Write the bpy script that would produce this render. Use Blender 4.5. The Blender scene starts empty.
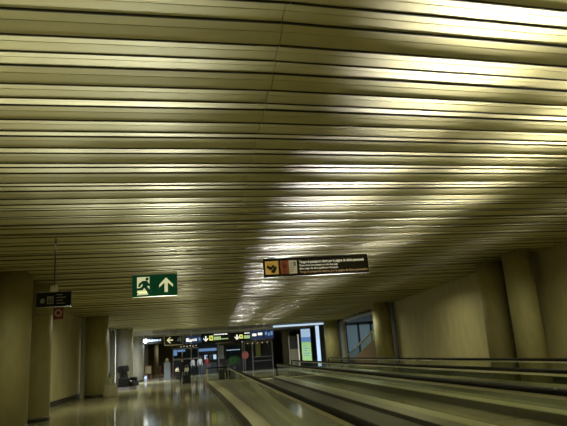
import bpy, bmesh, math, random
from mathutils import Vector, Matrix, Quaternion
random.seed(7)
S = bpy.context.scene
COL = S.collection
EYE = 1.6

# ------------------------------------------------------------------ materials
def mat(name, col, rough=.6, metal=0, spec=.5, emit=0, ecol=None, noise=None, bump=0, alpha=None, coat=0):
    m = bpy.data.materials.new(name); m.use_nodes = True
    n = m.node_tree.nodes; l = m.node_tree.links
    b = n['Principled BSDF']
    b.inputs['Base Color'].default_value = (*col, 1)
    b.inputs['Roughness'].default_value = rough
    b.inputs['Metallic'].default_value = metal
    b.inputs['Specular IOR Level'].default_value = spec
    b.inputs['Coat Weight'].default_value = coat
    if emit:
        b.inputs['Emission Color'].default_value = (*(ecol or col), 1)
        b.inputs['Emission Strength'].default_value = emit
    if noise:
        sc, amt, stretch = noise
        tc = n.new('ShaderNodeTexCoord'); mp = n.new('ShaderNodeMapping'); mp.inputs['Scale'].default_value = stretch
        nz = n.new('ShaderNodeTexNoise'); nz.inputs['Scale'].default_value = sc; nz.inputs['Detail'].default_value = 6
        l.new(tc.outputs['Object'], mp.inputs['Vector']); l.new(mp.outputs['Vector'], nz.inputs['Vector'])
        rp = n.new('ShaderNodeValToRGB')
        rp.color_ramp.elements[0].position = .3; rp.color_ramp.elements[1].position = .7
        rp.color_ramp.elements[0].color = (*[c * (1 - amt) for c in col], 1)
        rp.color_ramp.elements[1].color = (*[min(1, c * (1 + amt)) for c in col], 1)
        l.new(nz.outputs['Fac'], rp.inputs['Fac']); l.new(rp.outputs['Color'], b.inputs['Base Color'])
        if bump:
            bp = n.new('ShaderNodeBump'); bp.inputs['Strength'].default_value = bump; bp.inputs['Distance'].default_value = .02
            l.new(nz.outputs['Fac'], bp.inputs['Height']); l.new(bp.outputs['Normal'], b.inputs['Normal'])
    return m

M = {}
M['slat'] = mat('slat_paint', (.46, .42, .20), .5, .0, .3, noise=(3, .06, (.3, 2, 1)))
M['joint_shade'] = mat('slat_joint_shade', (.05, .044, .026), .8)  # dark colour standing for the shadow line between slats
M['plenum'] = mat('plenum', (.02, .018, .012), .9)
M['plaster'] = mat('plaster', (.5, .47, .38), .7)
M['concrete'] = mat('column_concrete', (.42, .385, .19), .55, noise=(5, .10, (1, 1, .4)), bump=.15)
M['pale_col'] = mat('pale_column', (.45, .43, .36), .55, noise=(5, .10, (1, 1, .4)))
M['panel'] = mat('wall_panel', (.45, .40, .21), .6, noise=(4, .10, (1, .6, .2)), bump=.2)
M['pale_panel'] = mat('pale_wall_panel', (.5, .5, .46), .6)
M['dark_wall'] = mat('dark_wall', (.05, .043, .032), .7)
M['brown_wall'] = mat('brown_wall', (.17, .14, .09), .7)
M['black'] = mat('black', (.012, .012, .012), .45)
M['rubber'] = mat('rubber', (.010, .009, .008), .6, 0, .12)
M['black_sign'] = mat('black_sign', (.010, .011, .010), .6, 0, .2)
M['navy_sign'] = mat('navy_sign', (.012, .02, .06), .4, emit=.1, ecol=(.1, .2, .6))
M['steel'] = mat('brushed_steel', (.68, .65, .46), .4, .3)
M['skirt'] = mat('skirting_metal', (.46, .44, .28), .4, .15)
M['deck_dark'] = mat('inner_deck', (.17, .16, .10), .4, .1)
M['skirt_side'] = mat('skirting_side', (.05, .045, .03), .5)
M['tread'] = mat('tread', (.15, .148, .11), .5, .1)
M['base'] = mat('baseboard', (.04, .037, .03), .4)
M['wire'] = mat('wire', (.35, .32, .22), .4, .6)
M['hanger'] = mat('hanger', (.62, .6, .52), .4)
M['green'] = mat('exit_green', (.003, .055, .022), .5, 0, .3, emit=.05, ecol=(.0, .35, .13))
M['cream'] = mat('sign_cream', (.75, .75, .5), .5, emit=.5, ecol=(.85, .85, .5))
M['orange'] = mat('sign_orange', (.72, .46, .10), .5, emit=.2)
M['red_pic'] = mat('sign_red', (.36, .10, .05), .5, emit=.06)
M['white_pic'] = mat('sign_white', (.7, .66, .5), .5, emit=.15)
M['black_ink'] = mat('ink', (.02, .015, .01), .6)
M['brown_sign'] = mat('sign_dark_brown', (.014, .010, .006), .6, 0, .2)
M['lettering'] = mat('lettering', (.85, .82, .66), .5, emit=.4)
M['lettering_orange'] = mat('lettering_orange', (.65, .45, .25), .5, emit=.15)
M['dim_letter'] = mat('dim_lettering', (.25, .25, .24), .5)
M['alarm_red'] = mat('alarm_red', (.20, .014, .014), .5)
M['alarm_white'] = mat('alarm_white', (.55, .42, .36), .5)
M['lit_white'] = mat('lit_white', (.9, .9, .85), .5, emit=1.0)
M['lit_yellow'] = mat('lit_yellow', (.72, .75, .15), .5, emit=.8)
M['lit_green'] = mat('lit_pale_green', (.5, .72, .35), .5, emit=.6)
M['lit_blue'] = mat('lit_blue', (.22, .4, .75), .5, emit=.45)
M['lit_pale'] = mat('lit_pale_blue', (.55, .74, .95), .5, emit=.8)
M['poster_sky'] = mat('poster_pale_blue', (.45, .62, .85), .5, emit=.6)
M['poster_green'] = mat('poster_green', (.42, .68, .26), .5, emit=.55)
M['poster_blue'] = mat('poster_blue', (.15, .30, .60), .5, emit=.5)
M['bulb'] = mat('bulb', (1, .85, .6), .5, emit=1.2)
M['tan'] = mat('tan_beam', (.5, .42, .24), .5)
M['aluminium'] = mat('aluminium', (.5, .5, .46), .4, .5)
M['shop_dark'] = mat('shop_interior', (.06, .057, .055), .5)
M['shop_glass'] = mat('shop_glass', (.03, .045, .055), .08, 0, .7)
M['blue_glass'] = mat('blue_grey_glass', (.14, .2, .23), .12, 0, .7, emit=.12, ecol=(.35, .5, .6))
M['leaf'] = mat('leaf', (.07, .20, .035), .5)
M['aloe'] = mat('pale_leaf', (.6, .62, .46), .5)
M['pot'] = mat('planter_stone', (.55, .5, .36), .7, noise=(9, .12, (1, 1, 1)))
M['soil'] = mat('soil', (.03, .022, .015), .9)
M['vinyl'] = mat('black_vinyl', (.006, .006, .007), .4)
M['lilac'] = mat('lilac_panel', (.45, .42, .62), .5)
M['totem'] = mat('totem_grey_blue', (.26, .30, .36), .35)
M['red_paint'] = mat('red_paint', (.30, .05, .05), .5)
M['bin_beige'] = mat('beige_panel', (.42, .36, .22), .6)
M['pink'] = mat('red_pink', (.55, .16, .14), .5, emit=.12)
M['yellow_col'] = mat('yellow_pillar', (.36, .34, .10), .5, emit=.05)
M['reddish'] = mat('reddish_parapet', (.26, .17, .10), .6)
M['skin'] = mat('skin', (.5, .32, .22), .55)
M['hair'] = mat('hair', (.03, .02, .014), .5)
M['cloth_dark'] = mat('dark_cloth', (.016, .015, .02), .8)
M['cloth_white'] = mat('white_cloth', (.75, .72, .68), .8)
M['cloth_red'] = mat('red_cloth', (.35, .05, .05), .8)
M['cloth_grey'] = mat('grey_cloth', (.12, .12, .13), .8)
M['shoe'] = mat('shoe', (.02, .018, .016), .5)
M['bag_white'] = mat('white_bag', (.78, .74, .66), .6)
M['case'] = mat('suitcase_black', (.006, .006, .007), .5)

def glass_mat():
    m = bpy.data.materials.new('balustrade_glass'); m.use_nodes = True
    n = m.node_tree.nodes; l = m.node_tree.links; n.clear()
    o = n.new('ShaderNodeOutputMaterial'); t = n.new('ShaderNodeBsdfTransparent'); g = n.new('ShaderNodeBsdfGlossy')
    t.inputs['Color'].default_value = (.93, .95, .89, 1); g.inputs['Roughness'].default_value = .03
    g.inputs['Color'].default_value = (.9, .92, .85, 1)
    lw = n.new('ShaderNodeLayerWeight'); lw.inputs['Blend'].default_value = .5
    pw = n.new('ShaderNodeMath'); pw.operation = 'POWER'; pw.inputs[1].default_value = 4; l.new(lw.outputs['Facing'], pw.inputs[0])
    fr = n.new('ShaderNodeMath'); fr.operation = 'MULTIPLY_ADD'; fr.inputs[1].default_value = .5; fr.inputs[2].default_value = .04; l.new(pw.outputs[0], fr.inputs[0])
    mx = n.new('ShaderNodeMixShader')
    l.new(fr.outputs[0], mx.inputs[0]); l.new(t.outputs[0], mx.inputs[1]); l.new(g.outputs[0], mx.inputs[2]); l.new(mx.outputs[0], o.inputs[0])
    return m
M['glass'] = glass_mat()

def floor_mat():
    m = bpy.data.materials.new('polished_stone_floor'); m.use_nodes = True
    n = m.node_tree.nodes; l = m.node_tree.links; b = n['Principled BSDF']
    tc = n.new('ShaderNodeTexCoord')
    br = n.new('ShaderNodeTexBrick'); br.offset = 0; br.squash = 1
    br.inputs['Scale'].default_value = 1; br.inputs['Brick Width'].default_value = .9; br.inputs['Row Height'].default_value = .9
    br.inputs['Mortar Size'].default_value = .006; br.inputs['Color1'].default_value = (.36, .34, .20, 1)
    br.inputs['Color2'].default_value = (.43, .40, .25, 1); br.inputs['Mortar'].default_value = (.07, .06, .04, 1)
    nz = n.new('ShaderNodeTexNoise'); nz.inputs['Scale'].default_value = 6; nz.inputs['Detail'].default_value = 8
    mx = n.new('ShaderNodeMixRGB'); mx.blend_type = 'MULTIPLY'; mx.inputs[0].default_value = .5
    l.new(tc.outputs['Object'], br.inputs['Vector']); l.new(tc.outputs['Object'], nz.inputs['Vector'])
    l.new(br.outputs['Color'], mx.inputs[1]); l.new(nz.outputs['Color'], mx.inputs[2])
    d = n.new('ShaderNodeBsdfDiffuse'); gs = n.new('ShaderNodeBsdfGlossy'); gs.inputs['Roughness'].default_value = .09
    gs.inputs['Color'].default_value = (.9, .88, .8, 1)
    lw = n.new('ShaderNodeFresnel'); lw.inputs['IOR'].default_value = 1.35; cl = n.new('ShaderNodeMath'); cl.operation = 'MINIMUM'; cl.inputs[1].default_value = .58
    ms = n.new('ShaderNodeMixShader'); l.new(mx.outputs[0], d.inputs['Color']); l.new(lw.outputs[0], cl.inputs[0])
    l.new(cl.outputs[0], ms.inputs[0]); l.new(d.outputs[0], ms.inputs[1]); l.new(gs.outputs[0], ms.inputs[2])
    n.remove(b); l.new(ms.outputs[0], n['Material Output'].inputs['Surface'])
    return m
M['floor'] = floor_mat()

# ------------------------------------------------------------------ helpers
class G:
    def __init__(s): s.bm = bmesh.new(); s.mi = 0
    def _new(s, before):
        for f in s.bm.faces:
            if f not in before: f.material_index = s.mi
    def box(s, x0, x1, y0, y1, z0, z1, rot=None, piv=None):
        vs = [s.bm.verts.new((x, y, z)) for x in (x0, x1) for y in (y0, y1) for z in (z0, z1)]
        for q in ((0, 1, 3, 2), (4, 6, 7, 5), (0, 4, 5, 1), (2, 3, 7, 6), (0, 2, 6, 4), (1, 5, 7, 3)):
            s.bm.faces.new([vs[i] for i in q]).material_index = s.mi
        if rot: bmesh.ops.rotate(s.bm, verts=vs, cent=piv or ((x0+x1)/2, (y0+y1)/2, (z0+z1)/2), matrix=rot)
        return s
    def prism(s, pts, a, b, axis='Y'):
        def P(u, v, w): return {'Y': (u, w, v), 'Z': (u, v, w), 'X': (w, u, v)}[axis]
        A = [s.bm.verts.new(P(u, v, a)) for u, v in pts]; B = [s.bm.verts.new(P(u, v, b)) for u, v in pts]
        n = len(pts)
        fs = [s.bm.faces.new(A), s.bm.faces.new(B[::-1])]
        for i in range(n): fs.append(s.bm.faces.new((A[i], B[i], B[(i+1) % n], A[(i+1) % n])))
        for f in fs: f.material_index = s.mi
        bmesh.ops.recalc_face_normals(s.bm, faces=fs)
        return s
    def lathe(s, prof, cx=0, cy=0, n=32):
        rings = []
        for r, z in prof: rings.append([s.bm.verts.new((cx+r*math.cos(6.28318*i/n), cy+r*math.sin(6.28318*i/n), z)) for i in range(n)])
        fs = []
        for a, b in zip(rings, rings[1:]):
            for i in range(n): fs.append(s.bm.faces.new((a[i], a[(i+1) % n], b[(i+1) % n], b[i])))
        fs.append(s.bm.faces.new(rings[0][::-1])); fs.append(s.bm.faces.new(rings[-1]))
        for f in fs: f.material_index = s.mi; f.smooth = True
        fs[-1].smooth = fs[-2].smooth = False
        return s
    def tube(s, pts, r, n=8, sy=1.0):
        pts = [Vector(p) for p in pts]; rings = []
        for i, p in enumerate(pts):
            d = (pts[min(i+1, len(pts)-1)] - pts[max(i-1, 0)]).normalized()
            ref = Vector((1, 0, 0)) if abs(d.x) < .9 else Vector((0, 0, 1))
            a = d.cross(ref).normalized(); b = d.cross(a)
            rr = r[i] if isinstance(r, (list, tuple)) else r
            rings.append([s.bm.verts.new(p + a*rr*math.cos(6.28318*k/n) + b*rr*sy*math.sin(6.28318*k/n)) for k in range(n)])
        fs = []
        for a, b in zip(rings, rings[1:]):
            for k in range(n): fs.append(s.bm.faces.new((a[k], b[k], b[(k+1) % n], a[(k+1) % n])))
        fs.append(s.bm.faces.new(rings[0])); fs.append(s.bm.faces.new(rings[-1][::-1]))
        for f in fs: f.material_index = s.mi; f.smooth = len(fs) > 4
        bmesh.ops.recalc_face_normals(s.bm, faces=fs)
        return s
    def ball(s, c, r, sc=(1, 1, 1), seg=16):
        m = Matrix.Translation(c) @ Matrix.Diagonal((*sc, 1))
        res = bmesh.ops.create_uvsphere(s.bm, u_segments=seg, v_segments=seg//2, radius=r, matrix=m)
        for v in res['verts']:
            for f in v.link_faces: f.material_index = s.mi; f.smooth = True
        return s
    def build(s, name, m, parent=None, bevel=0, loc=None):
        me = bpy.data.meshes.new(name); s.bm.to_mesh(me); s.bm.free()
        for k in (m if isinstance(m, (list, tuple)) else [m]): me.materials.append(M[k] if isinstance(k, str) else k)
        o = bpy.data.objects.new(name, me); COL.objects.link(o)
        if loc: o.location = loc
        if parent: o.parent = parent
        if bevel:
            b = o.modifiers.new('bevel', 'BEVEL'); b.width = bevel; b.segments = 2; b.limit_method = 'ANGLE'
        return o

def tag(o, label, cat, group=None):
    o['label'] = label; o['category'] = cat
    if group: o['group'] = group
    return o
def thing(name, label, cat, loc=(0, 0, 0), rz=0, group=None):
    o = bpy.data.objects.new(name, None); COL.objects.link(o); o.location = loc; o.rotation_euler = (0, 0, rz)
    o.empty_display_size = .2
    return tag(o, label, cat, group)
def struct(o): o['kind'] = 'structure'; return o
def text(name, body, size, loc, m, parent, fit=None, bold=0):
    cu = bpy.data.curves.new(name, 'FONT'); cu.body = body; cu.size = size; cu.extrude = .002; cu.offset = bold
    o = bpy.data.objects.new(name, cu); COL.objects.link(o)
    bpy.context.view_layer.update()
    me = bpy.data.meshes.new_from_object(o.evaluated_get(bpy.context.evaluated_depsgraph_get()))
    bpy.data.objects.remove(o); bpy.data.curves.remove(cu)
    w = max(v.co.x for v in me.vertices)
    k = fit / w if fit else 1
    R = Matrix.Rotation(math.pi/2, 4, 'X')
    me.transform(R @ Matrix.Diagonal((k, 1, 1, 1)))
    me.materials.clear(); me.materials.append(M[m])
    o = bpy.data.objects.new(name, me); COL.objects.link(o); o.location = loc; o.parent = parent
    return o

# ------------------------------------------------------------------ shell
def H(y):                                   # height of the slatted ceiling along the hall
    pts = [(-10, 4.3), (18, 4.3), (30, 4.02), (42, 3.85), (80, 3.8)]
    for (a, ha), (b, hb) in zip(pts, pts[1:]):
        if y <= b: return ha + (hb-ha)*(y-a)/(b-a)
    return 3.8
XL, XR, YB, YF = -6.3, 11.2, -6, 70
CEND = 46.0
g = G(); g.box(XL-.4, 19, YB, YF, -.2, 0); struct(g.build('floor', 'floor'))

SEAM, PITCH = .77, .29
def yaw_r(y):
    for (a, ha), (b, hb) in zip([(-9, .105), (5, .105), (9, .06), (20, .03), (60, .0)], [(5, .105), (9, .06), (20, .03), (60, .0)]):
        if y <= b: return ha + (hb-ha)*(y-a)/(b-a)
    return 0
gl, gr = G(), G()
ny = int((CEND+5)/PITCH)
ph = random.random()*6
tilts = []
while len(tilts) < ny:                      # short runs of slats tipped one way, then the other
    tilts += [random.uniform(5.5, 8)]*1*random.choice((1, 1, 1, 2)) + [random.uniform(-6.5, -4)]*1*random.choice((1, 1, 2))
    if random.random() < .3: tilts += [random.uniform(-1, 2)]
edge = 0
for i in range(ny):
    y = -5 + i*PITCH
    tilt = math.radians(tilts[i] + random.uniform(-.7, .7) - edge*140)   # edges nearly meet, so the field stays level
    rise = (PITCH - .011)*math.sin(tilt); lift = edge + rise/2; joint = edge + rise; edge = joint*.8
    jog = random.uniform(-.025, .025)
    w = PITCH - .011
    # cross-section of one slat: a shallow tray with a groove and a lip
    prof = [(0, .0), (.10, .004), (.106, .009), (.112, .004), (w-.012, .002), (w, .012), (w, .03), (0, .03)]
    ct, st = math.cos(tilt), math.sin(tilt)
    def sect(x, yy, z):
        out = []
        for u, v in prof:
            uu = u - w/2
            out.append((x, yy + uu*ct - v*st, z + uu*st + v*ct))
        return out
    for gg, x0, x1, sl in ((gl, XL+.02, SEAM+jog, .05), (gr, SEAM+jog+.006, XR-.02, yaw_r(y))):
        n = 5; rings = []
        dz = random.uniform(-.003, .003)
        for k in range(n+1):
            x = x0 + (x1-x0)*k/n
            yy = y + sl*(x-SEAM)
            rings.append([gg.bm.verts.new(c) for c in sect(x, yy, H(yy)+dz+lift)])
        for a, b in zip(rings, rings[1:]):
            for q in range(len(prof)): gg.bm.faces.new((a[q], a[(q+1) % len(prof)], b[(q+1) % len(prof)], b[q]))
        gg.bm.faces.new(rings[0][::-1]); gg.bm.faces.new(rings[-1])
        # dark strip painted in as the shadow line before the next slat
        shade_strip = []
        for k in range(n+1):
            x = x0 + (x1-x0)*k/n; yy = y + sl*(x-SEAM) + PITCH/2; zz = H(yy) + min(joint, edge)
            shade_strip.append([gg.bm.verts.new((x, yy+a, zz+b)) for a, b in ((-.0055, -.007), (.0055, -.007), (.0055, .03), (-.0055, .03))])
        for a, b in zip(shade_strip, shade_strip[1:]):
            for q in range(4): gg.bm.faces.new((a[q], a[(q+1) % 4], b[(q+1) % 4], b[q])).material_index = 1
for gg, nm in ((gl, 'ceiling'), (gr, 'ceiling.001')):
    bmesh.ops.recalc_face_normals(gg.bm, faces=gg.bm.faces)
    struct(gg.build(nm, ['slat', 'joint_shade']))
g = G(); g.prism([(YB, 4.40), (18, 4.40), (30, 4.12), (42, 3.95), (CEND+1.2, 3.92), (CEND+1.2, 4.9), (YB, 4.9)], XL-.4, XR+.3, 'X'); struct(g.build('ceiling', 'plenum'))
g = G(); g.box(XL-.4, XR+.3, CEND+1.2, YF, 3.82, 3.95); g.box(XL+.1, XR-.1, CEND+.9, CEND+1.25, 3.60, 3.9); struct(g.build('ceiling', 'plaster'))

# left wall: dark backing with cladding between the columns
g = G(); g.box(XL-.4, XL-.3, YB, YF, 0, 4.9); struct(g.build('wall_left', 'dark_wall'))
for a, b, m in ((YB, 16.2, 'panel'), (20.0, 30.7, 'panel'), (32.2, 40.2, 'pale_panel'), (42.4, 48, 'pale_panel')):
    g = G(); n = max(1, round((b-a)/1.15))
    for k in range(n):
        g.box(XL-.3, XL, a+(b-a)*k/n+.004, a+(b-a)*(k+1)/n-.004, .0, 4.6)
    struct(g.build('wall_left', m))
    g = G(); g.box(XL, XL+.03, a, b, 0, .22); struct(g.build('baseboard_left', 'base'))
# right wall
g = G(); g.box(XR+.2, XR+.3, YB, 33.6, 0, 4.9); g.box(XR+.2, XR+.3, 45.2, YF, 0, 4.9); g.box(XR+.2, XR+.3, 33.6, 45.2, 3.75, 4.9)
struct(g.build('wall_right', 'dark_wall'))
for a, b in ((YB, 17.9), (20.3, 31.7)):
    g = G(); n = max(1, round((b-a)/3.6))
    for k in range(n): g.box(XR, XR+.2, a+(b-a)*k/n+.003, a+(b-a)*(k+1)/n-.003, 0, 4.6)
    struct(g.build('wall_right', 'panel'))
    g = G(); g.box(XR-.03, XR, a, b, 0, .22); struct(g.build('baseboard_right', 'base'))
g = G(); g.box(XR, XR+.2, 44.4, 45.4, 0, 3.9); g.box(XR, XR+.2, 33.5, 45.4, 3.62, 3.8); struct(g.build('trim_1', 'aluminium'))
g = G(); g.box(XL-.4, 19, YF, YF+.2, 0, 4.9); struct(g.build('wall_front', 'brown_wall'))
g = G(); g.box(XL-.4, XR+.3, YB-.2, YB, 0, 4.9); struct(g.build('wall_back', 'dark_wall'))
# side lobby behind the opening on the right
g = G(); g.box(18.4, 18.6, 33, 56, 0, 5.2); struct(g.build('wall_right', 'pale_panel'))
g = G(); g.box(XR+.3, 18.6, 33, 33.2, 0, 5.2); g.box(XR+.3, 18.6, 56, 56.2, 0, 5.2); struct(g.build('wall_right', 'dark_wall'))
g = G(); g.box(XR+.3, 18.6, 33, 56.2, 5.2, 5.3); struct(g.build('ceiling', 'pale_panel'))
wn = G()
for k in range(5): wn.box(11.75+k*1.32, 11.75+k*1.32+1.12, 55.6, 55.64, .1, 3.7)
w = struct(wn.build('window_1', 'blue_glass'))
wn = G()
for k in range(6): wn.box(11.55+k*1.32, 11.75+k*1.32, 55.5, 55.8, .0, 4.0)
wn.box(11.55, 18.35, 55.5, 55.8, 3.7, 4.0)
wn.build('window_frame', 'black', w)
wn = G()
for k in range(22): wn.box(11.7+k*.3, 11.82+k*.3, 55.4, 55.5, 4.0, 4.6)
wn.box(11.55, 18.35, 55.5, 55.8, 4.0, 4.7)
wn.build('ventilation_grille', 'totem', w)

# ------------------------------------------------------------------ columns
def column(x, y, label, m='concrete', r=.575, hh=None):
    h = (hh or H(y)+.06)
    t = thing('column', label, 'column', (x, y, 0))
    g = G(); g.lathe([(r, 0), (r, h)], n=48); g.build('shaft', m, t)
    g = G(); g.lathe([(r+.02, 0), (r+.02, .10), (r+.005, .115)], n=48); g.build('base_ring', 'base', t)
column(-5.45, 17.0, 'beige round column at far left of the photo, largest of all, behind the dark hanging sign')
column(-5.45, 19.3, 'beige round column half hidden behind the largest left column')
column(-5.45, 30.5, 'beige round column standing beside the pale stone planter')
column(-5.45, 41, 'grey round column standing behind the black massage chair', 'pale_col')
column(-5.45, 48.5, 'slim-looking pale bluish column just right of the black massage chair', 'pale_col')
column(-6.05, 60, 'far beige column under the small black sign with white circle', 'pale_col', .42, 3.85)
column(-5.2, 64, 'dim brown column at the back, right of the far beige column', 'brown_wall', .30, 3.85)
column(10.5, 17.1, 'beige round column on right wall, nearest of the right-hand columns', 'concrete', .46)
column(10.5, 18.95, 'shaded beige column partly hidden behind the nearest right-hand column', 'concrete', .46)
column(10.5, 32.1, 'beige round column between the long wall panel and the blue-grey opening', 'concrete', .52)
column(10.5, 45.7, 'olive round column left of the blue-grey opening beside the lit poster')
column(8.75, 60, 'far olive column left of the framed doorway on the right', 'concrete', .45, 3.85)

# ------------------------------------------------------------------ hanging signs
def pic_man(g, ox, oz, s, y0, y1):
    """walking-out figure in a unit box, drawn with flat limbs"""
    def P(pts): g.prism([(ox+u*s, oz+v*s) for u, v in pts], y0, y1)
    P([(.62+.095*math.cos(a*.5236), .905+.095*math.sin(a*.5236)) for a in range(12)])                       # head
    P([(.32, .81), (.60, .81), (.70, .70), (.62, .44), (.40, .42), (.36, .58)])                        # torso
    P([(.38, .81), (.17, .68), (.09, .48), (.21, .45), (.29, .59), (.44, .68)])                         # rear arm
    P([(.62, .77), (.73, .63), (.93, .60), (.93, .49), (.66, .50), (.54, .64)])                         # front arm
    P([(.61, .48), (.75, .30), (.82, .03), (.67, .02), (.57, .24), (.42, .44)])                         # front leg
    P([(.48, .48), (.38, .27), (.02, .25), (.02, .38), (.26, .41), (.38, .56)])                         # rear leg
def arrow(g, cx, cz, s, ang, y0, y1):
    pts = [(0, .5), (.46, .02), (.46, -.17), (.11, .16), (.11, -.5), (-.11, -.5), (-.11, .16), (-.46, -.17), (-.46, .02)]
    c, n = math.cos(ang), math.sin(ang)
    Q = lambda i: (cx + s*(pts[i][0]*c - pts[i][1]*n), cz + s*(pts[i][0]*n + pts[i][1]*c))
    for idx in ((0, 1, 2, 3), (0, 3, 6), (0, 6, 7, 8), (3, 4, 5, 6)): g.prism([Q(i) for i in idx], y0, y1)
def wires(t, xs, z0, z1, r=.006, m='wire', name='hanging_wire'):
    for x in xs:
        g = G(); g.tube([(x, 0, z0), (x, 0, z1)], r, 6); g.build(name, m, t)

# emergency exit sign
Y = 10.8
t = thing('exit_sign', 'green emergency exit sign with running figure and upward arrow, hung on wires', 'sign', (-.875, Y, 0))
g = G(); g.box(-.42, .42, -.025, .025, 2.775, 3.20); g.build('sign_board', 'green', t, .005)
g = G(); g.box(-.42, .42, -.03, .03, 3.19, 3.235); g.build('top_rail', 'hanger', t)
g = G(); g.box(-.33, -.10, -.029, -.026, 2.85, 3.15); g.prism([(-.335, 2.81), (-.12, 2.81), (-.13, 2.87), (-.30, 2.87)], -.029, -.026); g.build('door_pictogram', 'cream', t)
g = G(); pic_man(g, -.345, 2.815, .325, -.032, -.0295); g.build('running_figure', 'green', t)
g = G(); arrow(g, .21, 2.985, .28, 0, -.029, -.026); g.build('arrow', 'cream', t)
wires(t, (-.415, .415), 3.2, H(Y)+.04, .0018)

# passport notice
Y = 11.0
t = thing('passport_sign', 'long dark hanging notice with orange, red and white pictograms and four text lines', 'sign', (2.34, Y, 0))
g = G(); g.box(-1.09, 1.09, -.03, .03, 3.06, 3.44); g.build('sign_board', 'brown_sign', t, .006)
def tiles(x0, x1, m, nm):
    g = G(); g.box(x0, x1, -.034, -.030, 3.11, 3.38); return g.build(nm, m, t)
a = tiles(-1.06, -.79, 'orange', 'orange_pictogram')
g = G()
for px, pz, s in ((-1.0, 3.26, .028), (-.955, 3.235, .035), (-.90, 3.27, .03), (-.87, 3.215, .035), (-.90, 3.175, .04), (-.845, 3.25, .022)):
    g.prism([(px+s*math.cos(q*.785+px*9)*(1+.3*(q % 2)), pz+s*math.sin(q*.785+px*9)) for q in range(8)], -.037, -.0345)
g.box(-1.01, -.98, -.037, -.0345, 3.23, 3.29); g.box(-.93, -.86, -.037, -.0345, 3.15, 3.17)
g.build('passport_glyph', 'black_ink', a)
a = tiles(-.75, -.58, 'red_pic', 'red_pictogram')
g = G(); g.prism([(-.665+.05*math.cos(q*.5236), 3.26+.05*math.sin(q*.5236)) for q in range(12)], -.036, -.0345); g.box(-.71, -.62, -.036, -.0345, 3.15, 3.165); g.build('emblem', 'red_paint', a)
a = tiles(-.575, -.41, 'white_pic', 'white_pictogram')
g = G()
for k in range(5): g.box(-.555, -.555+.06+.02*(k % 3), -.036, -.0345, 3.14+.045*k, 3.15+.045*k)
g.box(-.48, -.43, -.036, -.0345, 3.26, 3.34); g.build('page_print', 'dim_letter', a)
text('lettering', 'Tengui el passaport obert per la pàgina de dades personals', .075, (-.36, -.031, 3.315), 'lettering', t, 1.36, .0016)
text('lettering', 'Please show your passport on the data page', .052, (-.36, -.031, 3.25), 'lettering', t, .80, .0008)
text('lettering', 'Bitte zeigen Sie Ihren geöffneten Reisepass', .052, (-.36, -.031, 3.185), 'lettering', t, .80, .0008)
text('lettering', 'Tenga el pasaporte abierto por la página de datos personales', .06, (-.36, -.031, 3.115), 'lettering_orange', t, 1.42, .0012)
wires(t, (-.95, .95), 3.44, H(Y)+.04, .0018)

# dark services sign near the left columns
Y = 12.4
t = thing('services_sign', 'dark hanging sign with dim toilet pictograms beside the largest left column', 'sign', (-3.11, Y, 0))
g = G(); g.box(-.35, .35, -.03, .03, 2.84, 3.155); g.build('sign_board', 'black_sign', t, .005)
g = G(); g.box(-.13, .0, -.034, -.03, 2.90, 3.06); g.box(-.115, -.015, -.036, -.034, 2.915, 3.045); a = g.build('pictogram_panel', 'dim_letter', t)
g = G()
for k in (-.09, -.04):
    g.box(k-.014, k+.014, -.0375, -.0365, 2.925, 3.0); g.prism([(k+.012*math.cos(q*.785), 3.02+.012*math.sin(q*.785)) for q in range(8)], -.0375, -.0365)
g.build('toilet_figures', 'black_ink', a)
g = G(); g.prism([(-.22+.05*math.cos(q*.5236), 2.97+.055*math.sin(q*.5236)) for q in range(12)], -.034, -.03); g.build('round_pictogram', 'dim_letter', t)
g = G()
for k, wd in enumerate((.17, .13, .19, .12)): g.box(.06, .06+wd, -.034, -.03, 2.9+.06*k, 2.92+.06*k)
g.build('text_lines', 'dim_letter', t)
g = G(); g.box(-.07, .07, -.03, .03, 3.15, 3.29); g.build('hanging_bracket', 'hanger', t)
g = G(); g.box(-.012, .012, -.012, .012, 3.28, H(Y)+.02); g.build('hanging_rod', 'base', t)

# red fire alarm sign on a bracket from the wall column
Y = 17.6
t = thing('alarm_sign', 'small red square sign with white ring, below the dark hanging services sign', 'sign', (-4.27, Y, 0))
g = G(); g.box(-.145, .145, -.012, .012, 2.985, 3.38); g.build('sign_plate', 'alarm_red', t, .004)
g = G()
for k in range(24):
    a0, a1 = k*math.pi/12, (k+1)*math.pi/12
    g.prism([(r*math.cos(a), 3.17+r*math.sin(a)) for r, a in ((.065, a0), (.105, a0), (.105, a1), (.065, a1))], -.016, -.012)
g.build('white_ring', 'alarm_white', t)
g = G()
for k in range(5): g.box(-.11+.045*k, -.08+.045*k, -.016, -.012, 3.325, 3.35)
g.build('lettering', 'alarm_white', t)
g = G(); g.tube([(-.145, .015, 3.15), (-.66, .015, 3.15)], .018, 8); g.build('wall_bracket', 'wire', t)

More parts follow.
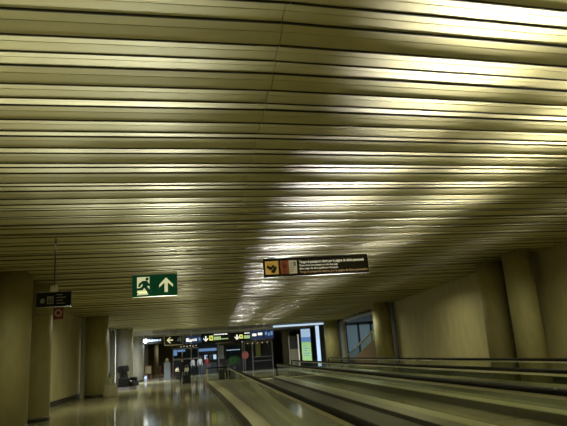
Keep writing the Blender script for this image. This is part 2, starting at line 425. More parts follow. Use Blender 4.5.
# far row of information signs
def far_sign(name, label, x0, x1, z0, z1, y, board, draw, poles):
    cx = (x0+x1)/2; t = thing(name, label, 'sign', (cx, y, 0), 0, None)
    g = G(); g.box(x0-cx, x1-cx, -.06, .06, z0, z1); g.build('sign_board', board, t, .01)
    draw(t, x0-cx, x1-cx, z0, z1)
    for p in poles:
        g = G(); g.tube([(p-cx, 0, z1), (p-cx, 0, H(y)+.02 if y < CEND else 3.84)], .035, 8); g.build('hanging_pole', 'hanger', t)
    return t
F0, F1 = -.068, -.06
def marks(t, nm, m, rects, z0, z1, x0, x1):
    g = G()
    for a, b, c, d in rects: g.box(x0+(x1-x0)*a, x0+(x1-x0)*b, F0, F1, z0+(z1-z0)*c, z0+(z1-z0)*d)
    return g.build(nm, m, t)
def d1(t, a, b, c, d):
    g = G(); g.prism([(a+.24+.15*math.cos(q*.5236), (c+d)/2+.17*math.sin(q*.5236)) for q in range(12)], F0, F1); g.build('round_symbol', 'lit_white', t)
    marks(t, 'text_lines', 'lit_pale', [(.27+.07*k, .32+.07*k, .38, .6+.06*(k % 2)) for k in range(10)], c, d, a, b)
    g = G(); g.prism([(a+.12, (c+d)/2), (a+.24, (c+d)/2+.1), (a+.24, (c+d)/2-.1)], F0-.006, F0); g.build('arrow', 'black_ink', t)
far_sign('direction_sign', 'small black sign with white circle and pale text, leftmost of the distant signs', -4.7, -3.2, 2.86, 3.36, 45.6, 'black_sign', d1, (-3.95,))
def d2(t, a, b, c, d):
    g = G(); arrow(g, a+.40, (c+d)/2+.02, .50, math.pi/2, F0, F1); g.build('arrow', 'cream', t)
    g = G(); pic_man(g, b-.46, c+.14, .46, F0, F1); g.build('running_figure', 'totem', t)
    g = G()
    for r in ((a-.03, b+.03, c-.05, c), (a-.03, b+.03, d, d+.03), (a-.04, a, c-.05, d), (b, b+.04, c-.05, d)): g.box(r[0], r[1], -.07, .06, r[2], r[3])
    g.build('sign_frame', 'tan', t)
far_sign('exit_sign', 'distant framed exit sign with cream arrow pointing left', -3.0, -1.6, 2.7, 3.38, 45.8, 'black_sign', d2, (-2.7, -1.9))
def d3(t, a, b, c, d):
    marks(t, 'text_lines', 'lit_white', [(.07, .2, .25, .75), (.22, .34, .2, .55), (.37, .42, .3, .62), (.44, .49, .3, .62), (.51, .57, .3, .66)], c, d, a, b)
    marks(t, 'symbols', 'lit_blue', [(.66, .74, .3, .75), (.77, .84, .2, .6), (.87, .94, .3, .8)], c, d, a, b)
far_sign('direction_sign', 'distant navy sign with white text between the framed exit sign and the black arrow sign', -1.45, .22, 2.72, 3.26, 46.0, 'navy_sign', d3, (-.9, -.1))
def d4(t, a, b, c, d):
    g = G(); arrow(g, a+.36, (c+d)/2-.03, .42, math.pi, F0, F1); g.build('down_arrow', 'lit_white', t)
    q = marks(t, 'yellow_symbol', 'lit_yellow', [(.29, .43, .26, .76)], c, d, a, b)
    g = G(); arrow(g, a+.36*(b-a), c+.5*(d-c), .22, -2.3, F0-.006, F0); g.build('symbol_arrow', 'black_ink', q)
    marks(t, 'text_lines', 'lit_white', [(.46+.055*k, .5+.055*k, .78, .9) for k in range(9)], c, d, a, b)
    marks(t, 'text_lines', 'lit_green', [(.46+.05*k, .5+.05*k, .27, .62) for k in range(5)] + [(.72+.05*k, .76+.05*k, .3, .4) for k in range(5)], c, d, a, b)
far_sign('direction_sign', 'distant black sign with white down arrow and yellow square, above the tan-roofed kiosk', -.14, 2.05, 2.62, 3.36, 45.0, 'black_sign', d4, (.45, 1.85))
def d5(t, a, b, c, d):
    g = G(); arrow(g, a+.62, (c+d)/2-.02, .42, math.pi, F0, F1); g.build('down_arrow', 'lit_white', t)
    q = marks(t, 'yellow_symbol', 'lit_yellow', [(.47, .63, .3, .74)], c, d, a, b)
    marks(q, 'symbol_ring', 'black_ink', [(.52, .58, .45, .6)], c, d, a, b).location.y = -.01
    marks(t, 'text_lines', 'lit_white', [(.72+.05*k, .76+.05*k, .8, .92) for k in range(5)], c, d, a, b)
    marks(t, 'text_lines', 'lit_green', [(.68+.05*k, .72+.05*k, .27, .62) for k in range(6)], c, d, a, b)
far_sign('direction_sign', 'distant black sign with down arrow and yellow square, second from the right', 2.1, 3.82, 2.62, 3.34, 45.8, 'black_sign', d5, (3.0,))
def d6(t, a, b, c, d): marks(t, 'text_blocks', 'lit_white', [(.10, .44, .40, .68), (.56, .92, .46, .74)], c, d, a, b)
far_sign('direction_sign', 'distant navy sign with two white text blocks', 3.86, 4.86, 2.68, 3.38, 45.8, 'navy_sign', d6, (4.1, 4.6))
def d7(t, a, b, c, d): marks(t, 'symbols', 'lit_blue', [(.1, .34, .42, .78), (.42, .6, .3, .7), (.68, .92, .35, .82)], c, d, a, b)
far_sign('direction_sign', 'distant navy sign with blue symbols, rightmost of the hanging row', 4.92, 5.7, 2.72, 3.38, 45.8, 'navy_sign', d7, (5.1,))

# ------------------------------------------------------------------ moving walkways
def rail_path(x, y0, y1, z):
    r = .33; pts = [(x, y1-.25, z-2*r-.0)]
    for k in range(9):
        a = -math.pi/2 + math.pi*k/8
        pts.append((x, y1-.35+r*math.cos(a), z-r+r*math.sin(a)))
    pts.append((x, (y0+y1)/2, z))
    for k in range(9):
        a = math.pi/2 + math.pi*k/8
        pts.append((x, y0+.35+r*math.cos(a), z-r+r*math.sin(a)))
    return pts + [(x, y0+.25, z-2*r)]
def walkway(label, xa, xb, y0, y1, left_edge, right_edge):
    t = thing('moving_walkway', label, 'moving walkway', ((xa+xb)/2, (y0+y1)/2, 0)); ox, oy = t.location.x, t.location.y
    def rel(o): o.location = (-ox, -oy, 0); return o
    ZP = .2
    for x, outer, sgn in ((xa, left_edge, -1), (xb, right_edge, 1)):
        g = G(); g.tube(rail_path(x, y0, y1, .885), .042, 10, 1.0); rel(g.build('handrail', 'rubber', t))
        g = G(); g.box(x-.022, x+.022, y0+.35, y1-.35, .80, .845); rel(g.build('rail_trim', 'steel', t))
        n = round((y1-y0-.7)/2.4)
        for k in range(n):
            a = y0+.35+(y1-y0-.7)*k/n; b = y0+.35+(y1-y0-.7)*(k+1)/n
            g = G(); g.box(x-.006, x+.006, a+.003, b-.003, ZP-.02, .812); rel(g.build('glass_panel', 'glass', t))
        inner = x - sgn*.33
        # deck
        pts = outer + [(inner, y1), (inner, y0)] if sgn < 0 else [(inner, y0), (inner, y1)] + outer
        strip = [(q[0], q[1]) for q in outer] + [(q[0]-sgn*.34, q[1]) for q in outer[::-1]]
        g = G(); g.prism(strip, ZP-.02, ZP, 'Z'); rel(g.build('deck_plate', 'skirt', t))
        g = G(); g.prism([(q[0]-sgn*.34, q[1]) for q in outer] + [(inner, outer[-1][1]), (inner, outer[0][1])], ZP-.02, ZP-.002, 'Z'); rel(g.build('inner_deck', 'deck_dark', t))
        g = G(); g.prism(pts, 0, ZP-.02, 'Z'); rel(g.build('side_skirt', 'skirt_side', t))
    ia, ib = xa+.33, xb-.33
    g = G(); g.box(ia, ib, y0+1.0, y1-1.0, 0, .09)
    k = 0
    for j in range(int((ib-ia)/.06)): g.box(ia+.02+.06*j, ia+.045+.06*j, y0+1.0, y1-1.0, .09, .105)
    rel(g.build('tread_belt', 'tread', t))
    for a, b in ((y0, y0+1.0), (y1-1.0, y1)):
        g = G(); g.box(ia, ib, a, b, 0, .11); rel(g.build('comb_plate', 'steel', t))
Y0, Y1 = -4.5, 34.2
walkway('nearest moving walkway, its black handrail descending to the bottom of the photo', 1.47, 4.32, Y0, Y1,
        [(.93, Y0), (.93, 12.9), (.80, 17.5), (.62, 23), (.15, 34.6)], [(4.68, Y1), (4.68, Y0)])
Y2 = 43.0
walkway('moving walkway on the far right along the wall columns', 6.6, 9.45, Y0, Y2,
        [(6.24, Y0), (6.24, Y2)], [(9.8, Y2), (9.8, Y0)])
# glass end barrier
t = thing('glass_barrier', 'low glass barrier with pale post at the end of the nearest walkway', 'barrier', (.85, 36, 0))
g = G(); g.box(-.68, .7, -.03, .03, .86, .93); g.build('top_rail', 'rubber', t)
g = G(); g.box(-.6, .66, -.006, .006, .05, .86); g.build('glass_pane', 'glass', t)
g = G(); g.box(-.70, -.60, -.05, .05, 0, .86); g.build('post', 'tan', t)
g = G(); g.box(.64, .70, -.04, .04, 0, .86); g.build('post', 'steel', t)

# ------------------------------------------------------------------ suitcases
def suitcase(x, y, w, h, d, label, rz=0, z=0, m='case'):
    t = thing('suitcase', label, 'suitcase', (x, y, z), rz)
    g = G(); g.box(-w/2, w/2, -d/2, d/2, .05, h); g.build('shell', m, t, .035)
    g = G(); g.box(-w*.38, w*.38, -d/2-.012, -d/2, .12, h*.6); g.build('front_pocket', 'cloth_dark', t, .008)
    for sx in (-1, 1):
        for sy in (-1, 1):
            g = G(); g.tube([(sx*w*.38-.012, sy*d*.34, .03), (sx*w*.38+.012, sy*d*.34, .03)], .03, 12); g.build('wheel', 'rubber', t)
    g = G(); g.tube([(-w*.2, d*.35, h-.02), (-w*.2, d*.35, h+.36), (w*.2, d*.35, h+.36), (w*.2, d*.35, h-.02)], .011, 8); g.build('pull_handle', 'steel', t)
    return t
suitcase(1.12, 37.2, .34, .72, .28, 'dark suitcase seen behind the glass barrier, left of two', .2)
suitcase(1.55, 37.4, .30, .66, .26, 'dark suitcase seen behind the glass barrier, right of two', -.2)
suitcase(-1.12, 37.4, .50, .55, .30, 'black suitcase pulled along the floor by the person in dark clothes', .25)

# ------------------------------------------------------------------ people
def person(x, y, rz, label, top, legs, h=1.7, stride=.22, hold=(0, 0), hair='hair'):
    t = thing('person', label, 'person', (x, y, 0), rz)
    k = h/1.75
    V, E, Rr = [], [], []
    def v(p, r, par=None):
        V.append(Vector(p)*k); Rr.append(r*k)
        if par is not None: E.append((par, len(V)-1))
        return len(V)-1
    pel = v((0, 0, .95), .135); sp = v((0, 0, 1.13), .125, pel); ch = v((0, .01, 1.34), .15, sp); nk = v((0, .01, 1.47), .06, ch); hd0 = v((0, -.005, 1.55), .055, nk)
    hd = v((0, -.02, 1.63), .092, hd0); v((0, -.01, 1.70), .075, hd)
    for s in (-1, 1):
        st = s*stride
        hp = v((s*.09, 0, .9), .10, pel); kn = v((s*.10, -st*.55-.02, .5), .062, hp); an = v((s*.10, -st*.9+(.05 if st < 0 else 0), .10), .042, kn)
        v((s*.10, -st*.9-.14, .045), .04, an)
        sh = v((s*.17, .01, 1.40), .065, ch); hh = hold[0 if s < 0 else 1]
        el = v((s*.24, .06+.06*s*stride*3, 1.13), .045, sh); wr = v((s*.25, -.03+hh+s*stride*.4, .90), .032, el)
        pa = v((s*.25, -.045+hh+s*stride*.4, .83), .034, wr)
        for q in range(4):
            b = v((s*.25+(q-1.5)*.004, -.075+hh+s*stride*.4+q*.021, .775), .011, pa)
            v((s*.243, -.072+hh+s*stride*.4+q*.02, .755-.012*(1 if q in (1, 2) else 0)), .009, b)
        th = v((s*.235, -.09+hh+s*stride*.4, .83), .012, pa); v((s*.228, -.10+hh+s*stride*.4, .79), .010, th)
    me = bpy.data.meshes.new('body'); me.from_pydata(V, E, [])
    o = bpy.data.objects.new('body', me); COL.objects.link(o)
    md = o.modifiers.new('skin', 'SKIN'); 
    for i, r in enumerate(Rr): me.skin_vertices[0].data[i].radius = (r, r)
    me.skin_vertices[0].data[0].use_root = True
    o.modifiers.new('sub', 'SUBSURF').levels = 1
    bpy.context.view_layer.update()
    m2 = bpy.data.meshes.new_from_object(o.evaluated_get(bpy.context.evaluated_depsgraph_get()))
    bpy.data.objects.remove(o)
    bm = bmesh.new(); bm.from_mesh(m2)
    for q in ((-.035, -.115, 1.645), (.035, -.115, 1.645)): bmesh.ops.create_uvsphere(bm, u_segments=8, v_segments=6, radius=.013*k, matrix=Matrix.Translation(Vector(q)*k))
    bmesh.ops.create_cone(bm, segments=8, radius1=.016*k, radius2=.005*k, depth=.05*k, cap_ends=True, matrix=Matrix.Translation(Vector((0, -.118, 1.615))*k) @ Matrix.Rotation(.25, 4, 'X'))
    for s in (-1, 1): bmesh.ops.create_uvsphere(bm, u_segments=8, v_segments=6, radius=.026*k, matrix=Matrix.Translation(Vector((s*.098, -.01, 1.625))*k) @ Matrix.Diagonal((.4, .7, 1.2, 1)))
    bmesh.ops.create_uvsphere(bm, u_segments=10, v_segments=6, radius=.026*k, matrix=Matrix.Translation(Vector((0, -.108, 1.578))*k) @ Matrix.Diagonal((1, .35, .3, 1)))
    for f in bm.faces:
        c = f.calc_center_median()/k; f.smooth = True
        f.material_index = 3 if c.z < .09 else 2 if c.z < .98 and abs(c.x) < .19 else 0 if c.z > 1.475 or c.z < .91 else 1
    m2.materials.clear(); bm.to_mesh(m2); bm.free(); idx = [q.material_index for q in m2.polygons]
    for q in ('skin', top, legs, 'shoe'): m2.materials.append(M[q])
    m2.polygons.foreach_set('material_index', idx)
    m2.name = 'body'; b = bpy.data.objects.new('body', m2); COL.objects.link(b); b.parent = t
    g = G(); g.ball(Vector((0, .018, 1.675))*k, .108*k, (1, 1, .92)); g.ball(Vector((0, .06, 1.60))*k, .075*k, (1.1, .8, 1.1)); g.build('hair', hair, t)
    return t
person(-1.38, 37.9, .25, 'person in dark clothes walking with a black suitcase', 'cloth_dark', 'cloth_dark', 1.66, .26)
t = thing('handbag', 'white handbag carried by the person in dark clothes', 'bag', (-1.10, 37.75, .75))
g = G(); g.box(-.13, .13, -.06, .06, 0, .24); g.build('bag_body', 'bag_white', t, .03)
g = G(); g.tube([(-.09, 0, .22), (-.07, 0, .40), (.07, 0, .40), (.09, 0, .22)], .01, 6); g.build('strap', 'bag_white', t)
suitcase(-2.0, 45, .30, .62, .28, 'small dark trolley case standing alone left of the walking person', 0)
t = thing('bag', 'white bag resting on top of the lone dark trolley case', 'bag', (-2.0, 44.93, .63))
g = G(); g.box(-.16, .16, -.10, .08, 0, .24); g.build('bag_body', 'bag_white', t, .05)
g = G(); g.tube([(-.08, 0, .22), (-.05, 0, .32), (.05, 0, .32), (.08, 0, .22)], .01, 6); g.build('strap', 'bag_white', t)
person(-.35, 54.5, .3, 'distant person in a white shirt in front of the shop with the blue sign', 'cloth_white', 'cloth_grey', 1.7, .1)
person(.28, 54.8, -.4, 'distant person in a red top beside the person in white', 'cloth_red', 'cloth_grey', 1.66, .1)
person(-1.0, 54.2, .6, 'distant person in a white top and dark trousers, left of the person in white shirt', 'cloth_white', 'cloth_dark', 1.62, .12)

# ------------------------------------------------------------------ left side furniture
t = thing('planter', 'pale stone planter with spiky leaves in front of a beige column', 'planter', (-4.62, 29.7, 0))
g = G(); g.lathe([(.33, 0), (.36, .04), (.31, .52), (.28, .54), (.26, .50), (.24, .46)], n=28); g.build('pot', 'pot', t)
g = G(); g.lathe([(.255, .44), (.25, .49)], n=24); g.build('soil', 'soil', t)
for k in range(11):
    a = k*2.4; L = random.uniform(.55, .85); le = random.uniform(.2, .55)
    g = G(); dx, dy = math.cos(a), math.sin(a); W = .075; px, py = -dy, dx; pts = []
    for q in range(5):
        u = q/4; r = .05+le*L*u*(.6+.4*u); z = .48+L*u*(1-.25*u*le); wd = W*(1-u)**.7+.003
        pts.append(((r*dx-.05+px*wd, r*dy+py*wd, z), (r*dx-.05-px*wd, r*dy-py*wd, z), (r*dx-.05, r*dy, z-.02)))
    vv = [[g.bm.verts.new(c) for c in tr] for tr in pts]
    for A, B in zip(vv, vv[1:]):
        for i, j in ((0, 1), (1, 2), (2, 0)): g.bm.faces.new((A[i], A[j], B[j], B[i]))
    g.bm.faces.new(vv[0]); g.bm.faces.new(vv[-1])
    bmesh.ops.recalc_face_normals(g.bm, faces=g.bm.faces)
    g.build('leaf', 'aloe' if k % 3 else 'leaf', t)

t = thing('massage_chair', 'bulky black massage chair against the left wall behind the stone planter', 'armchair', (-4.75, 36.6, 0), 1.15)
g = G(); g.box(-.42, .42, -.46, .30, .16, .48); g.build('seat', 'vinyl', t, .07)
g = G(); g.box(-.32, .32, .06, .32, .44, 1.12, Matrix.Rotation(-.18, 3, 'X')); g.build('backrest', 'vinyl', t, .08)
g = G(); g.box(-.40, .40, .02, .44, 1.0, 1.40, Matrix.Rotation(-.18, 3, 'X')); g.build('headrest', 'vinyl', t, .09)
for s in (-1, 1):
    g = G(); g.box(s*.44-.1, s*.44+.1, -.48, .26, .16, .68); g.build('armrest', 'vinyl', t, .06)
g = G(); g.box(-.34, .34, -.66, -.44, .16, .46, Matrix.Rotation(-.3, 3, 'X')); g.build('leg_rest', 'vinyl', t, .05)
g = G(); g.box(-.48, .48, -.44, .30, 0, .15); g.build('base', 'lilac', t, .02)

t = thing('utility_box', 'small pale box at the foot of the slim bluish column', 'box', (-4.72, 48.2, 0))
g = G(); g.box(-.12, .12, -.10, .10, 0, .42); g.build('cabinet', 'lilac', t, .01)
g = G(); g.box(-.07, .07, -.107, -.10, .20, .34); g.build('front_plate', 'lit_pale', t)

t = thing('litter_bin', 'beige panelled litter bin with red legs near the far left column', 'litter bin', (-4.6, 49.0, 0))
g = G(); g.box(-.24, .24, -.2, .2, .55, 1.15); g.build('body', 'bin_beige', t, .02)
g = G(); g.box(-.26, .26, -.22, .22, 1.15, 1.2); g.build('lid', 'red_paint', t, .01)
for sx in (-1, 1):
    for sy in (-1, 1):
        g = G(); g.box(sx*.22-.025, sx*.22+.025, sy*.18-.025, sy*.18+.025, 0, .56); g.build('leg', 'red_paint', t)

t = thing('information_totem', 'grey-blue totem with beige cap standing mid-hall beneath the framed exit sign', 'totem', (-3.0, 48.5, 0))
g = G(); g.box(-.26, .26, -.2, .2, 0, 1.35); g.build('body', 'totem', t, .03)
g = G(); g.lathe([(.10, 1.35), (.13, 1.45), (.12, 1.62), (.08, 1.66)], n=16); g.build('cap', 'tan', t)
for x, lb in ((-3.62, 'thin red barrier post left of the grey-blue totem'), (-2.5, 'thin red barrier post right of the grey-blue totem')):
    t = thing('barrier_post', lb, 'barrier post', (x, 48.9, 0), group=None)
    g = G(); g.lathe([(.16, 0), (.16, .03), (.03, .05)], n=20); g.build('base', 'black', t)
    g = G(); g.lathe([(.035, .04), (.035, 1.0), (.045, 1.02), (.045, 1.1)], n=14); g.build('post', 'red_paint', t)

# ------------------------------------------------------------------ far shops
YS = 58
t = thing('glazed_shopfront', 'dark glazed shopfront with pale mullions behind the walking person', 'shopfront', (-1.6, YS, 0))
g = G(); g.box(-1.45, 1.15, .12, .7, 0, 3.2); g.build('interior', 'shop_dark', t)
for a, b in ((-1.35, -.55), (-.45, .35), (.45, 1.05)):
    for c, d in ((.1, 1.45), (1.6, 2.5)):
        g = G(); g.box(a, b, .0, .03, c, d); g.build('pane', 'shop_glass', t)
g = G()
for x in (-1.4, -.5, .4, 1.1): g.box(x-.05, x+.05, -.04, .08, 0, 2.55)
g.box(-1.45, 1.15, -.05, .08, 1.45, 1.6); g.box(-1.45, 1.15, -.05, .08, 2.5, 2.6); g.build('frame', 'aluminium', t)
for k in range(6):
    g = G(); g.ball((-.6+.3*k, -.16, 2.72+.05*(k % 2)), .04, seg=10); g.build('spotlight', 'bulb', t)
g = G(); g.box(-1.35, -1.0, -.06, -.045, 1.9, 2.45); g.box(-.95, -.2, -.06, -.045, 2.25, 2.45); g.build('lit_display', 'lit_blue', t)

t = thing('shop_counter', 'dark shop counter beneath a long blue illuminated sign', 'shop', (.45, YS+1, 0))
g = G(); g.box(-.95, .95, .3, 2, 0, 3.2); g.build('interior', 'shop_dark', t)
g = G(); g.box(-.9, .9, .0, .28, 2.15, 2.42); g.build('lit_sign', 'lit_blue', t, .02)
g = G(); g.box(-.9, .9, -.2, .28, 0, .95); g.build('counter', 'totem', t, .02)
g = G(); g.box(-.9, .9, -.25, .28, .95, 1.0); g.build('counter_top', 'bin_beige', t)
for k in range(4):
    g = G(); g.box(-.8+.45*k, -.5+.45*k, .26, .3, 1.3, 1.75); g.build('menu_board', 'lit_pale' if k % 2 else 'totem', t)

t = thing('kiosk', 'kiosk with tan flat roof beam and dark glass behind the green plant', 'kiosk', (2.75, YS, 0))
g = G(); g.box(-1.25, 1.25, .15, 2.4, 0, 2.7); g.build('interior', 'shop_dark', t)
g = G(); g.prism([(-1.5, 2.75), (1.3, 2.95), (1.3, 3.1), (-1.5, 2.9)], -.2, .5); g.build('roof_beam', 'tan', t)
for x in (-1.25, 1.2):
    g = G(); g.box(x-.06, x+.06, -.06, .06, 0, 2.85); g.build('post', 'aluminium', t)
g = G(); g.box(-1.1, -.6, -.02, .02, 1.5, 2.5); g.box(-.5, 1.1, -.02, .02, 1.2, 2.5); g.build('glass_pane', 'shop_glass', t)
g = G(); g.box(-1.15, -.7, -.05, .0, 1.3, 2.6); g.build('pale_panel', 'aluminium', t)
g = G()
for k in range(7): g.box(-.4+.2*k, -.28+.2*k, -.05, -.03, 2.05, 2.12)
g.build('lit_strip', 'lit_pale', t)
g = G(); g.box(-1.2, 1.15, -.1, .15, 0, .9); g.build('counter', 'shop_dark', t)

t = thing('potted_shrub', 'leafy green shrub in a dark tub in front of the tan-roofed kiosk', 'plant', (2.95, 55.5, 0))
g = G(); g.lathe([(.32, 0), (.40, .5), (.36, .5), (.34, .46)], n=20); g.build('tub', 'black', t)
g = G(); g.tube([(0, 0, .4), (.02, 0, .9)], .04, 8); g.build('stem', 'brown_wall', t)
g = G()
for k in range(420):
    a = random.uniform(0, 6.283); el = math.asin(random.uniform(-.7, 1)); r = random.uniform(.4, 1)
    c = Vector((math.cos(a)*math.cos(el)*.68*r, math.sin(a)*math.cos(el)*.5*r, 1.02+math.sin(el)*.5*r))
    q = Quaternion((random.gauss(0, 1), random.gauss(0, 1), random.gauss(0, 1), random.gauss(0, 1))).normalized()
    vs = [g.bm.verts.new(c + q @ Vector(p)) for p in ((-.09, 0, 0), (0, .035, .01), (.09, 0, 0), (0, -.035, .01))]
    g.bm.faces.new(vs)
g.build('foliage', 'leaf', t)

t = thing('dark_shopfront', 'dark shopfront with pale posts and lit yellow pillar inside, right of the kiosk', 'shopfront', (5.5, YS, 0))
g = G(); g.box(-1.45, 1.6, 1.2, 3, 0, 3.3); g.build('interior', 'shop_dark', t)
g = G(); g.box(-1.45, 1.6, .0, .2, 2.6, 3.2); g.build('fascia', 'brown_wall', t)
for x in (-1.35, -.55, 1.5):
    g = G(); g.box(x-.05, x+.05, -.05, .05, 0, 2.7); g.build('post', 'aluminium', t)
g = G(); g.lathe([(.26, 1.25), (.26, 2.6)], .1, .7, n=20); g.build('lit_pillar', 'yellow_col', t)
g = G(); g.box(-.5, 1.45, .3, .4, 1.2, 1.26); g.box(-.5, 1.45, .3, .4, .8, .86); g.build('shelf', 'aluminium', t)
for k in range(5):
    g = G(); g.ball((-1.0+.5*k, -.1, 2.62), .035, seg=8); g.build('spotlight', 'bulb', t)
t = thing('round_sign', 'round reddish-pink sign on a pole beside the green shrub', 'sign', (4.15, 57.3, 0))
g = G(); g.tube([(0, 0, 0), (0, 0, 1.2)], .03, 8); g.build('pole', 'aluminium', t)
g = G(); g.lathe([(.16, 0), (.16, .03)], n=16); g.build('foot', 'black', t)
g = G(); g.prism([(.34*math.cos(q*.2618), 1.5+.38*math.sin(q*.2618)) for q in range(24)], -.04, .04); g.build('disc', 'pink', t)

# ------------------------------------------------------------------ right end: poster, doorway, ramp
t = thing('advertising_lightbox', 'tall illuminated poster, pale blue above and green below', 'advertising poster', (9.5, 52, 0))
g = G(); g.box(-.5, .52, .0, .2, 0, 3.55); g.build('casing', 'black', t, .02)
g = G(); g.box(-.46, .42, -.02, 0, 2.75, 3.5); g.build('poster_top', 'poster_sky', t)
g = G(); g.box(-.46, .42, -.02, 0, 2.3, 2.75); g.build('poster_band', 'poster_blue', t)
a = None
g = G(); g.box(-.46, .42, -.02, 0, .5, 2.3); a = g.build('poster_bottom', 'poster_green', t)
g = G()
for k in range(5):
    wd = (.5, .62, .35, .58, .3)[k]; g.box(-.32, -.32+wd, -.026, -.02, 1.05+.22*k, 1.11+.22*k)
g.build('print_lines', 'poster_blue', a)
t = thing('lit_column', 'slender glowing white-blue light column right of the illuminated poster', 'lamp', (10.42, 51, 0))
g = G(); g.box(-.16, .16, -.05, .05, .08, 3.7); g.build('glow_bar', 'lit_pale', t, .02)
g = G(); g.box(-.2, .2, -.1, .1, 0, .08); g.build('foot', 'black', t)
t = thing('lit_edge_strip', 'long glowing strip added as the cool-lit far ceiling edge, above the illuminated poster', 'lamp', (8.0, 46.5, 0))  # added glow stands in for cool light falling on the ceiling edge
g = G(); g.box(-2.2, 2.2, -.05, .05, 3.58, 3.72); g.build('glow_bar', 'lit_pale', t, .02)
g = G(); g.box(-2.25, 2.25, -.08, .08, 3.72, 3.76); g.build('strip_cover', 'hanger', t)
for x in (-1.8, 0, 1.8):
    g = G(); g.tube([(x, 0, 3.75), (x, 0, 3.88)], .015, 8); g.build('hanging_rod', 'hanger', t)
t = thing('display_cabinet', 'tall framed cabinet with dark top and beige lower panel beside the poster', 'cabinet', (8.55, 53.5, 0))
for x in (-.45, .45):
    g = G(); g.box(x-.05, x+.05, -.06, .06, 0, 3.1); g.build('post', 'lettering' if x > 0 else 'bin_beige', t)
g = G(); g.box(-.4, .4, -.02, .04, 1.75, 3.0); a = g.build('dark_panel', 'shop_dark', t)
g = G()
for k in range(6): g.box(-.25+.16*(k % 3), -.19+.16*(k % 3), -.026, -.02, 2.3+.35*(k//3), 2.36+.35*(k//3))
g.build('red_marks', 'red_paint', a)
g = G(); g.box(-.4, .4, -.02, .04, .1, 1.75); g.build('lower_panel', 'bin_beige', t)

t = thing('escalator', 'rising escalator side with reddish panel and twin handrails inside the right opening', 'escalator', (12.6, 40, 0))
g = G(); g.prism([(-8, 0), (7.5, 0), (7.5, .15), (5.8, .5), (-8, 3.5)], -.6, -.5, 'X'); g.build('side_panel', 'reddish', t)
g = G(); g.prism([(-8, 0), (7.5, 0), (7.5, .15), (5.8, .5), (-8, 3.5)], .9, 1.0, 'X'); g.build('side_panel', 'reddish', t)
g = G()
for k in range(34): g.box(-.5, .9, 5.8-.4*k-.4, 5.8-.4*k, 0, .12+.087*k)
g.build('steps', 'tread', t)
for x in (-.55, .95):
    g = G(); g.tube([(x, 7.2, .95), (x, 5.8, 1.15), (x, -8, 4.2)], .06, 8); g.build('handrail', 'steel', t)
    g = G(); g.prism([(7.0, .2), (7.0, .92), (5.8, 1.1), (-8, 4.12), (-8, 3.5), (5.8, .5)], x-.01, x+.01, 'X'); g.build('glass_side', 'glass', t)

# ------------------------------------------------------------------ lights
def area(name, loc, d, size, power, col, spread=180, sy=None):
    L = bpy.data.lights.new(name, 'AREA'); L.energy = power; L.color = col; L.size = size
    if sy: L.shape = 'RECTANGLE'; L.size_y = sy
    L.spread = math.radians(spread)
    o = bpy.data.objects.new(name, L); COL.objects.link(o); o.location = loc
    o.rotation_euler = Vector(d).to_track_quat('-Z', 'Y').to_euler()
    return o
WARM = (.96, .945, .63)
TUBE = (1, .96, .84)
def aim(y):                                 # the uplights lean back along the hall, flatter with distance
    a = math.radians(77)
    return Vector((0, -math.sin(a), math.cos(a)))
for x, p, step, off in ((2.8, .85, 2.0, 0), (5.0, .95, 2.0, 1.0), (8.3, .3, 3.0, .4), (-1.0, .19, 2.6, 1.9), (-2.8, .19, 2.6, .6)):
    y = 12.5 + off
    while y < (56 if x > -2 else 20):
        if x == -1.0 and 14.5 < y < 18.5: y += step; continue
        area('uplight', (x, y, 1.5), aim(y), .25 if x < 0 else .75, 22*p*(2.7 if y < 17 else 1.6 if y < 20 else .6 if y < 26 else .25 if y < 34 else .06), TUBE if x > 0 else WARM, 10.5 if x > 0 else 22)
        y += step
for x, p in ((-1.2, 66), (4.2, 50)):
    area('fill_strip', (x, 20, 1.7), (0, 0, 1), .3, p, WARM, 125, 48)  # added strips without fixtures, standing in for bounced light
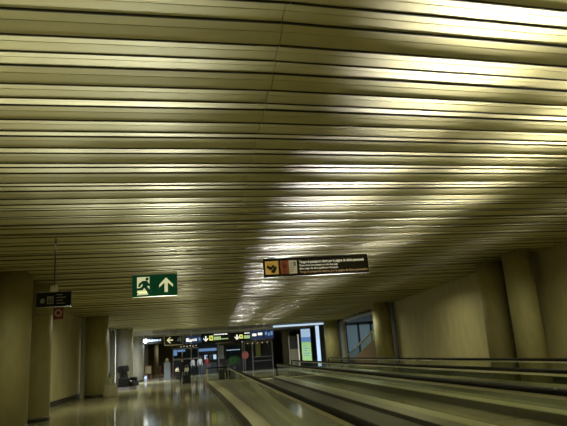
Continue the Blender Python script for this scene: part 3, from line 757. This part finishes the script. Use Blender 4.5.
for x, p in ((-3.8, 48), (3.0, 45), (8.4, 78)):
    for y in (3, 13, 23, 33, 43):
        area('down_fill', (x, y, H(y)-.12), (0, 0, -1), 1.4, p*(1.9 if x < 0 and y > 20 else 1), WARM, 160)  # unseen fill lights added to brighten floor and walls
for x, y, p in ((-4, 50, 110), (1, 52, 110), (6, 52, 90)):
    area('down_fill', (x, y, 3.75), (0, 0, -1), 1.0, p, (.75, .85, 1), 150)
area('down_fill', (-4.3, 44.5, 3.7), (-.3, 0, -1), .8, 230, (.8, .88, 1), 150)  # added cool fill for the pale columns
area('down_fill', (-4.3, 36.5, 3.8), (-.3, .1, -1), .5, 90, (.8, .88, 1), 150)
area('down_fill', (-3.5, 63, 3.7), (0, 0, -1), 1, 70, WARM, 150)  # added fill to lift the dark end wall
area('down_fill', (9.3, 50, 3.6), (-.2, -.3, -.9), .6, 50, (.6, .8, 1), 150)
area('lobby_light', (14.5, 48, 5.1), (0, 0, -1), 2.5, 260, (.7, .88, 1))
W = bpy.data.worlds.new('world'); S.world = W; W.use_nodes = True
W.node_tree.nodes['Background'].inputs[0].default_value = (.5, .5, .4, 1); W.node_tree.nodes['Background'].inputs[1].default_value = .02

# ------------------------------------------------------------------ camera
p, yw, ro = math.radians(14.04), math.radians(8.96), math.radians(3.95)
r0 = Vector((math.cos(yw), -math.sin(yw), 0))
fw = Vector((math.sin(yw)*math.cos(p), math.cos(yw)*math.cos(p), math.sin(p)))
u0 = r0.cross(fw)
Rv = math.cos(ro)*r0 - math.sin(ro)*u0; Uv = math.sin(ro)*r0 + math.cos(ro)*u0
cam = bpy.data.objects.new('camera', bpy.data.cameras.new('camera')); COL.objects.link(cam)
cam.data.sensor_width = 36; cam.data.lens = 36*552/567; cam.data.clip_end = 300; cam.data.clip_start = .05
mw = Matrix.Identity(4)
for i in range(3): mw[i][0], mw[i][1], mw[i][2] = Rv[i], Uv[i], -fw[i]
mw.translation = (0, 0, EYE); cam.matrix_world = mw
S.camera = cam
S.cycles.transparent_max_bounces = 32
S.view_settings.view_transform = 'Standard'; S.view_settings.look = 'None'; S.view_settings.gamma = 1; S.view_settings.use_curve_mapping = False
S.view_settings.exposure = 0.1
